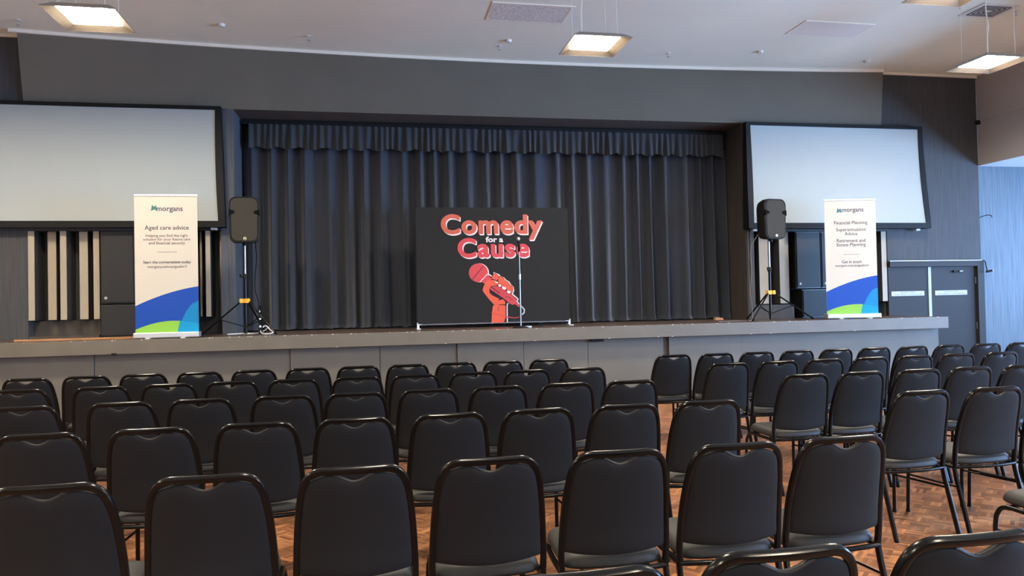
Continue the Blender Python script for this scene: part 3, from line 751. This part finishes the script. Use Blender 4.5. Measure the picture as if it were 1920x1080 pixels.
banner(-2.68, 10.70, 0, .800, 1.935, 'cream pull-up banner about aged care advice, at the left of the stage',
       [('morgans', .560, .113, .415, 'ink', .012), ('Aged care advice', .510, .250, .70, 'inkgrey', .008), ('Helping you find the right', .51, .303, .665, 'inkgrey', 0), ('solution for your future care', .51, .330, .745, 'inkgrey', 0),
        ('and financial security', .51, .358, .575, 'inkgrey', 0), (None, .51, .415, .31, None, 0), ('Start the conversation today', .51, .497, .755, 'inkgrey', .012), ('morgans.com.au/gosford', .51, .530, .62, 'inkgrey', 0)], .262)
banner(7.80, 10.86, -YAW, .845, 1.955, 'cream pull-up banner about financial planning, in front of the right screen',
       [('morgans', .555, .104, .42, 'ink', .012), ('Financial Planning', .510, .214, .65, 'inkgrey', .006), ('Superannuation', .51, .274, .58, 'inkgrey', .006), ('Advice', .51, .311, .245, 'inkgrey', .006),
        ('Retirement and', .51, .371, .56, 'inkgrey', .006), ('Estate Planning', .51, .408, .56, 'inkgrey', .006), (None, .51, .480, .31, None, 0), ('Get in touch', .51, .556, .385, 'inkgrey', .012), ('morgans.com.au/gosford', .51, .587, .64, 'inkgrey', 0)], .240)

# ------------------------------------------------------------------ double door beside the stage
struct('trim_11', bx(9.275, XR+.012, YW-.05, YW+.02, 2.045, 2.145), M['doorframe'])
struct('trim_12', bx(11.115, XR+.012, YW-.05, YW+.12, 0, 2.045), M['doorframe'])
bm = bmesh.new(); box(bm, 9.275, 10.10, YW+.01, YW+.06, .005, 2.04); o = struct('door_1', bm, M['door'])
bm = bmesh.new(); box(bm, 10.16, 11.105, YW+.01, YW+.06, .005, 2.04); o2 = struct('door_2', bm, M['door'])
obj('astragal_strip', bx(10.10, 10.158, YW-.002, YW+.045, .01, 2.038), M['doorgap'], o2)
bm = bmesh.new(); tube(bm, [(10.73, YW-.03, 1.95), (10.80, YW-.03, 1.955)], .018, 10); obj('door_closer', bm, M['chrome'], o2, smooth=True)
bm = bmesh.new(); box(bm, 10.62, 10.74, YW-.03, YW+.01, 1.93, 1.97, bev=.006); obj('door_closer_body', bm, M['black'], o2)
bm = bmesh.new(); tube(bm, [(11.105, YW-.002, 1.72), (11.105, YW-.002, 1.84)], .008, 8); obj('hinge', bm, M['chrome'], o2, smooth=True)
bm = bmesh.new(); tube(bm, [(11.105, YW-.002, .88), (11.105, YW-.002, 1.0)], .008, 8); obj('hinge', bm, M['chrome'], o2, smooth=True)
for x0, d, y_ in ((9.330, 'left', 0), (10.24, 'right', 0)):
    t = thing('door_sign', 'narrow white two-line notice on the %s leaf of the dark double door' % d, 'sign', (x0+.34, YW+.008, 1.515), 0, 'notices on the double door')
    obj('plate', bx(-.34, .34, -.005, .0, 0, .085), M['sign'], t)
    lettering('FIRE SAFETY DOOR', M['inkgrey'], t, 0, -.0062, .052, .30, None, 0, .0003)
    lettering('DO NOT OBSTRUCT - DO NOT KEEP OPEN', M['inkgrey'], t, 0, -.0062, .015, .60, .030, 0, .0003)
# conduit, lamp bracket and small hook at the corner
t = thing('corner_camera', 'small black camera on a conduit at the top corner of the double door', 'camera', (11.27, YW-.10, 1.93))
bm = bmesh.new(); tube(bm, [(-.04,-.02,0),(.06,-.05,.02)], .019, 10); obj('camera_body', bm, M['black'], t, smooth=True)
bm = bmesh.new(); tube(bm, [(.058,-.05,.02),(.075,-.055,.022)], .016, 10); obj('lens', bm, M['stickwhite'], t, smooth=True)
bm = bmesh.new(); tube(bm, smooth_path([(0,0,.02),(0,.02,.10),(-.02,.02,.19),(-.06,.02,.215)], 4), .009, 8); obj('arm', bm, M['black'], t, smooth=True)
bm = bmesh.new(); tube(bm, [(9.28, YW-.045, 2.152), (11.21, YW-.045, 2.152)], .006, 8); tag(obj('cable_conduit', bm, M['alu'], None, smooth=True), 'thin pale conduit running along the top of the double door frame', 'conduit')
bm = bmesh.new(); tube(bm, smooth_path([(XR+.02, YW+.04, 2.95), (XR+.08, YW-.06, 2.985), (XR+.15, YW-.10, 2.98), (XR+.165, YW-.10, 2.94)], 4), .007, 8); tag(obj('wall_hook', bm, M['frame'], None, smooth=True), 'small bent wall hook on the blue-lit wall above the door corner', 'hook')
bm = bx(XR-.06, XR-.0, YW-.09, YW-.03, 4.68, 4.76, bev=.006); tag(obj('corner_sensor', bm, M['black']), 'tiny black sensor at the corner of the front wall, high above the door', 'sensor')

# ------------------------------------------------------------------ hanging lamps
def make_lamp(x, y, label, w_=.365, z=4.72):
    t = thing('pendant_lamp', label, 'ceiling lamp', (x, y, z), 0, 'square pendant lamps')
    wi, wt = .25, .24
    bm = bmesh.new()
    def sq(r, zz): return [bm.verts.new(p) for p in ((-r,-r,zz),(r,-r,zz),(r,r,zz),(-r,r,zz))]
    def lo(a, b):
        for k in range(4): bm.faces.new((a[k], a[(k+1)%4], b[(k+1)%4], b[k]))
    a, b, c, d, e_ = sq(w_, 0), sq(w_, .008), sq(wt+.03, .075), sq(wi, .045), sq(w_-.006, 0)
    lo(a, b); lo(b, c); bm.faces.new(c); lo(a, e_)
    obj('shade', bm, M['lampbody'], t)
    bm = bmesh.new()
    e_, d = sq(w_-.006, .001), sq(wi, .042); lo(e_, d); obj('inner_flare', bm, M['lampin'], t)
    obj('lit_panel', bx(-wi, wi, -wi, wi, .038, .05), M['lit'], t)
    obj('ballast_box', bx(-.2, .2, -.2, .2, .075, .095, bev=.005), M['lampbody'], t)
    for sx in (-1, 1):
        for sy in (-1, 1):
            bm = bmesh.new(); k = .22; tube(bm, [(sx*k, sy*k, .07), (sx*k, sy*k, ZC-z-.012)], .0035, 6); cyl(bm, sx*k, sy*k, ZC-z-.03, ZC-z, .012, 10)
            obj('suspension_wire', bm, M['wire'], t)
    bm = bmesh.new(); tube(bm, smooth_path([(-.26,-.26,ZC-z),(-.255,-.25,.62),(-.23,-.26,.45),(-.245,-.25,.3),(-.235,-.235,.07)], 4), .006, 6); obj('power_cord', bm, M['wire'], t)
    return t
lamp = make_lamp(-2.92, 8.685, 'lit square pendant lamp hanging top left, above the left screen')
def copy_tree(o, parent=None):
    c = o.copy(); COL.objects.link(c); c.parent = parent
    for ch in list(o.children): copy_tree(ch, c)
    return c
lamps = [(2.81, 8.765, 'lit square pendant lamp hanging above the middle of the stage'), (8.52, 8.77, 'lit square pendant lamp near the pale upper side wall'),
         (6.10, 6.645, 'square pendant lamp cut off by the top edge, beside the round-slotted ceiling vent')]
for x, y, lb in lamps:
    c = copy_tree(lamp); c.location = (x, y, 4.72); c['label'] = lb
hid = []
for x, y in ((-6.6, 8.7), (-6.0, 4.4), (.4, 4.4), (-2.8, 1.6), (2.9, 1.0), (8.4, 1.4), (-6.0, -2.4), (.2, -2.6), (6.0, -2.6)):
    c = copy_tree(lamp); c.location = (x, y, 4.72); c['label'] = 'lit square pendant lamp further back in the hall, out of the picture'; c['group'] = 'pendant lamps further back in the hall'; hid.append(c)

# ------------------------------------------------------------------ ceiling fittings
bm = bmesh.new(); box(bm, -.545, .545, -.30, .30, -.006, 0)
t = thing('ceiling_grille', 'dusty rectangular perforated grille in the ceiling left of the middle lamp', 'grille', (2.26, 10.03, ZC)); obj('perforated_sheet', bm, M['perf'], t)
bm = bmesh.new(); box(bm, -.56, .60, -.325, -.30, -.016, 0); box(bm, -.56, .56, .30, .315, -.008, 0); box(bm, -.56, -.545, -.3, .3, -.008, 0); box(bm, .545, .56, -.3, .3, -.008, 0); obj('edge_strip', bm, M['trim'], t)
t = thing('ceiling_hatch', 'flush painted access hatch in the ceiling above the right screen', 'hatch', (6.94, 10.02, ZC)); obj('hatch_panel', bx(-.56, .56, -.27, .27, -.006, 0), M['hatch'], t)
bm = bmesh.new(); box(bm, -.575, .575, -.29, -.27, -.012, 0); box(bm, -.575, .575, .27, .285, -.004, 0); box(bm, -.575, -.56, -.27, .27, -.008, 0); box(bm, .56, .575, -.27, .27, -.008, 0); obj('hatch_frame', bm, M['ceiling'], t)
t = thing('ceiling_vent', 'square slotted air vent in the ceiling above the right-hand lamp', 'vent', (8.80, 9.02, ZC))
obj('vent_frame', bx(-.30, .30, -.24, .24, -.012, 0, bev=.003), M['fitting'], t)
for k in range(4):
    r = .22-.05*k; bm = bmesh.new()
    for (a, b, c, d) in ((-r, r, r*.78-.012, r*.78), (-r, r, -r*.78, -r*.78+.012), (-r, -r+.014, -r*.78, r*.78), (r-.014, r, -r*.78, r*.78)): box(bm, a, b, c, d, -.018, -.0125)
    obj('vent_slot', bm, M['ventdark'], t)
def sprinkler(x, y, label):
    t = thing('fire_sprinkler', label, 'sprinkler', (x, y, ZC), 0, 'ceiling sprinklers')
    bm = bmesh.new(); cyl(bm, 0, 0, -.008, 0, .035, 14); obj('escutcheon', bm, M['fitting'], t)
    bm = bmesh.new(); cyl(bm, 0, 0, -.06, 0, .009, 8); cyl(bm, 0, 0, -.066, -.060, .022, 10); obj('head', bm, M['alu'], t); return t
def detector(x, y, label):
    t = thing('smoke_detector', label, 'detector', (x, y, ZC), 0, 'ceiling discs')
    bm = bmesh.new(); tube(bm, [(0,0,0),(0,0,-.018),(0,0,-.035)], .055, 18, hint=(1,0,0), r2=.04); obj('housing', bm, M['fitting'], t, smooth=True); return t
for x, y, lb in ((-4.697, 11.253, 'tiny ceiling sprinkler at the far left, left of the left lamp'), (-.815, 11.35, 'tiny ceiling sprinkler between the left lamp and the perforated grille'), (2.10, 11.40, 'tiny ceiling sprinkler just below the perforated grille'), (4.907, 11.365, 'tiny ceiling sprinkler right of the middle lamp'), (9.225, 8.986, 'tiny ceiling sprinkler just right of the slotted vent')): sprinkler(x, y, lb)
for x, y, lb in ((-1.996, 11.041, 'small white ceiling disc right of the left lamp'), (2.182, 11.13, 'small white ceiling disc below the perforated grille'), (6.397, 11.091, 'small white ceiling disc left of and below the flush hatch'), (8.531, 11.30, 'small white ceiling disc above the right end of the curved wall')): detector(x, y, lb)

# ------------------------------------------------------------------ banquet chair
SXW = .97
HW = [(.415,.230),(.46,.2335),(.52,.234),(.62,.230),(.72,.223),(.80,.214),(.86,.203),(.900,.187),(.925,.162),(.9355,.130)]
YPRO = [(.415,-.185),(.50,-.192),(.60,-.202),(.70,-.222),(.80,-.248),(.88,-.270),(.936,-.285)]
def lerp(tab, z):
    if z <= tab[0][0]: return tab[0][1]
    for (a, b), (c, d) in zip(tab, tab[1:]):
        if z <= c: return b+(d-b)*(z-a)/(c-a)
    return tab[-1][1]
def notch(x): return .030*math.cos(min(1, abs(x)/.080)*PI/2)**1.5
def bow(x): return -.030*(1-min(1, (x/.235)**2))
def make_chair():
    t = thing('banquet_chair', 'chair', 'chair')
    # back frame: one bent tube
    pts = [(-h, lerp(YPRO, z)+bow(h), z) for z, h in HW]
    top = [(x, lerp(YPRO, .936)+bow(x), .936) for x in (-.08, 0, .08)]
    pts = pts + top + [(-p[0], p[1], p[2]) for p in pts[::-1]]
    bm = bmesh.new(); tube(bm, smooth_path(pts, 3), .0138, 16, hint=(0, 1, 0), flat=.95, sq=.95)
    obj('back_frame', bm, M['frame'], t, smooth=True)
    # padded back
    bm = bmesh.new(); NU, NV = 26, 26; front, back = [], []
    for j in range(NV+1):
        v = .5+.5*math.sin(PI/2*(j/NV*2-1)); rf, rb = [], []
        for i in range(NU+1):
            u = math.sin(PI/2*(i/NU*2-1))
            zb = .488 + .022*u*u
            # top edge: rounded shoulders plus hand-hold notch
            ztop = .921 - .030*max(0, (abs(u)-.62)/.38)**2*1.0
            xw_ = lerp(HW, zb+(ztop-zb)*v)
            x = u*(min(xw_, .222 if False else xw_)-.008)
            nt_ = notch(x)
            zt = ztop - nt_
            z = zb+(zt-zb)*v
            x = u*(lerp(HW, z)-.009)
            # edge falloff for rounded edges
            eu = 1-abs(u)**8; ev = 1-abs(2*v-1)**10
            th = .004 + .018*math.sqrt(max(0, eu*ev))
            y = lerp(YPRO, z)+bow(x)
            rb.append(bm.verts.new((x, y-th*.75, z))); rf.append(bm.verts.new((x, y+.004+th*1.35, z)))
        front.append(rf); back.append(rb)
    for j in range(NV):
        for i in range(NU):
            bm.faces.new((back[j][i], back[j][i+1], back[j+1][i+1], back[j+1][i]))
            bm.faces.new((front[j][i], front[j+1][i], front[j+1][i+1], front[j][i+1]))
    for i in range(NU):
        bm.faces.new((back[0][i], front[0][i], front[0][i+1], back[0][i+1])); bm.faces.new((back[NV][i], back[NV][i+1], front[NV][i+1], front[NV][i]))
    for j in range(NV):
        bm.faces.new((back[j][0], back[j+1][0], front[j+1][0], front[j][0])); bm.faces.new((back[j][NU], front[j][NU], front[j+1][NU], back[j+1][NU]))
    bp = obj('backrest', bm, M['fabric'], t, smooth=True)
    # piped edge of the hand-hold
    bm = bmesh.new(); ps = []
    for i in range(15):
        x = -.074+.148*i/14; z = .921 - notch(x)
        ps.append((x, lerp(YPRO, z)+bow(x)-.004, z-.001))
    tube(bm, ps, .006, 8); obj('hand_hold_piping', bm, M['seatfab'], bp, smooth=True)
    # seat cushion
    bm = bmesh.new(); NU, NV = 18, 18; up, dn = [], []
    for j in range(NV+1):
        v = .5+.5*math.sin(PI/2*(j/NV*2-1)); ru, rd = [], []
        for i in range(NU+1):
            u = math.sin(PI/2*(i/NU*2-1))
            s = v*2-1
            # superellipse-ish plan
            hwid = .228 - .018*v
            x = u*hwid*(1-.05*abs(s)**6)
            y = -.187 + .437*v + (bow(x)*.9 if v < .5 else 0)*(1-2*v if v < .5 else 0) + .012*(1-u*u)*v - .025*abs(u)**6*(v**4) + .02*abs(u)**6*((1-v)**4)
            e_ = math.sqrt(max(0, (1-abs(u)**9)*(1-abs(s)**10)))
            ru.append(bm.verts.new((x, y, .446+.046*e_))); rd.append(bm.verts.new((x, y, .440-.020*e_)))
        up.append(ru); dn.append(rd)
    for j in range(NV):
        for i in range(NU):
            bm.faces.new((up[j][i], up[j][i+1], up[j+1][i+1], up[j+1][i])); bm.faces.new((dn[j][i], dn[j+1][i], dn[j+1][i+1], dn[j][i+1]))
    for i in range(NU):
        bm.faces.new((up[0][i], dn[0][i], dn[0][i+1], up[0][i+1])); bm.faces.new((up[NV][i], up[NV][i+1], dn[NV][i+1], dn[NV][i]))
    for j in range(NV):
        bm.faces.new((up[j][0], up[j+1][0], dn[j+1][0], dn[j][0])); bm.faces.new((up[j][NU], dn[j][NU], dn[j+1][NU], up[j+1][NU]))
    obj('seat', bm, M['seatfab'], t, smooth=True)
    # seat frame: bowed rear bar, side rails, front bar
    bm = bmesh.new()
    tube(bm, [(x, -.190+bow(x), .417) for x in [(-.235+.47*i/12) for i in range(13)]], .0125, 8)
    for s in (-1, 1): tube(bm, [(s*.232, -.185, .414), (s*.226, .0, .413), (s*.214, .185, .410)], .0135, 8)
    tube(bm, [(-.205, .19, .406), (0, .205, .406), (.205, .19, .406)], .010, 8)
    obj('seat_frame', bm, M['frame'], t, smooth=True)
    for s in (-1, 1):
        bm = bmesh.new(); tube(bm, [(s*.234, -.180, .425), (s*.235, -.20, .34), (s*.2365, -.300, .010)], .0155, 12, flat=.8, sq=.9); cyl(bm, s*.2365, -.302, 0, .018, .015, 10)
        obj('leg', bm, M['frame'], t, smooth=True)
        bm = bmesh.new(); tube(bm, smooth_path([(s*.216, .165, .407), (s*.216, .212, .398), (s*.219, .240, .365), (s*.224, .252, .30), (s*.228, .262, .010)], 3), .0125, 10); cyl(bm, s*.228, .262, 0, .018, .0145, 10)
        obj('leg', bm, M['frame'], t, smooth=True)
        bm = bmesh.new(); tube(bm, [(s*.232, -.215, .29), (s*.2255, .255, .27)], .0075, 8); obj('stretcher', bm, M['frame'], t, smooth=True)
    return t
proto = make_chair()
# centre of each chair's top rail on the floor plan, row by row (k shrinks the survey to the rail height)
K = (EYE-.95)/(EYE-.93)
LROWS = [
 [(-1.206,3.066),(-0.636,3.06),(-0.067,3.019),(0.492,3.083),(1.044,3.019),(1.568,2.967),(2.111,3.005)],
 [(-1.703,4.246),(-1.154,4.234),(-0.63,4.331),(-0.092,4.349),(0.456,4.331),(1.0,4.369),(1.55,4.344),(2.079,4.307)],
 [(-2.309,5.517),(-1.706,5.548),(-1.178,5.532),(-0.617,5.509),(-0.105,5.479),(0.436,5.651),(0.969,5.592),(1.525,5.646),(2.044,5.603)],
 [(-2.867,6.798),(-2.227,6.751),(-1.699,6.795),(-1.2,6.818),(-0.658,6.692),(-0.112,6.706),(0.396,6.643),(0.959,6.824),(1.449,6.837),(1.995,6.773)],
 [(-3.203,7.767),(-2.757,7.952),(-2.232,7.957),(-1.662,7.773),(-1.16,7.854),(-0.629,7.871),(-0.12,7.907),(0.39,7.813),(0.93,7.919),(1.413,7.918),(1.934,7.903)]]
RROWS = [
 [(3.408,7.937),(3.877,7.788),(4.392,7.801),(4.91,7.819),(5.416,7.852),(5.954,7.877),(6.438,7.828),(6.986,7.863),(7.48,7.815),(7.95,7.80)],
 [(3.392,6.576),(3.96,6.643),(4.534,6.725),(4.975,6.659),(5.584,6.748),(6.129,6.806),(6.60,6.72)],
 [(3.535,5.523),(4.041,5.501),(4.564,5.477),(5.102,5.505),(5.55,5.42)],
 [(3.616,4.306),(4.141,4.263),(4.68,4.27)],
 [(3.70,3.03)]]
ZROW = [[(0.500,1.706),(1.040,1.735),(1.594,1.715)]]
ordn = ['first', 'second', 'third', 'fourth', 'fifth', 'sixth', 'seventh', 'eighth', 'ninth', 'tenth', 'eleventh']
rj = random.Random(12); used = [False]
LN = ['left block, nearest full row', 'left block, second row back from the camera', 'left block, third row from the camera', 'left block, fourth row from the camera', 'left block, row right before the stage']
RN = ['right block, row right before the stage', 'right block, second row from the stage', 'right block, third row from the stage', 'right block, fourth row from the stage', 'right block, fifth row from the stage']
LN = ['nearest full row of the left block', 'second nearest full row of the left block', 'middle row of the left block', 'second row from the stage, left block', 'row nearest the stage, left block']
RN = ['row nearest the stage, right block', 'second row from the stage, right block', 'third row from the stage, right block', 'fourth row from the stage, right block', '']
def place(x, y, rz, label, group):
    if used[0]: c = copy_tree(proto)
    else: c = proto; used[0] = True
    ca_, sa_ = math.cos(rz), math.sin(rz)
    lx, ly = 0, -.315                       # top rail in chair coordinates
    c.location = (x*K - (lx*ca_-ly*sa_), y*K - (lx*sa_+ly*ca_), 0); c.rotation_euler = (0, 0, rz)
    c['label'] = label; c['group'] = group
for rows, names, blk, yaw0 in ((LROWS, LN, 'left', 0.0), (RROWS, RN, 'right', 1.5)):
    for r, row in enumerate(rows):
        ym = sum(p[1] for p in row)/len(row)
        row = [(x*(ym+.15*(y-ym))/y, ym+.15*(y-ym)) for x, y in row]
        for _ in range(60):                                  # keep neighbours from touching
            for i in range(len(row)-1):
                g_ = .512 - (row[i+1][0]-row[i][0])
                if g_ > 0: row[i] = (row[i][0]-g_/2, row[i][1]); row[i+1] = (row[i+1][0]+g_/2, row[i+1][1])
        for i, (x, y) in enumerate(row):
            if blk == 'right' and r == 4: lb = 'charcoal banquet chair cut by the right edge, its seat and front leg showing'
            else:
                n_ = len(row)
                side = 'leftmost' if i == 0 else ('rightmost' if i == n_-1 else '%s from left' % ordn[i])
                lb = 'charcoal banquet chair, %s, %s' % (side, names[r])
            place(x, y, math.radians(yaw0 + rj.uniform(-1.0, 1.0)), lb, 'banquet chairs in the %s seating block' % blk)
for (x, y), d in zip(ZROW[0], ('left one of the three', 'middle one of the three', 'right one of the three, nearest the camera')):
    place(x, y, math.radians(rj.uniform(-1, 2)), 'charcoal banquet chair cut by the bottom edge, %s' % d, 'banquet chairs cut off by the bottom edge')
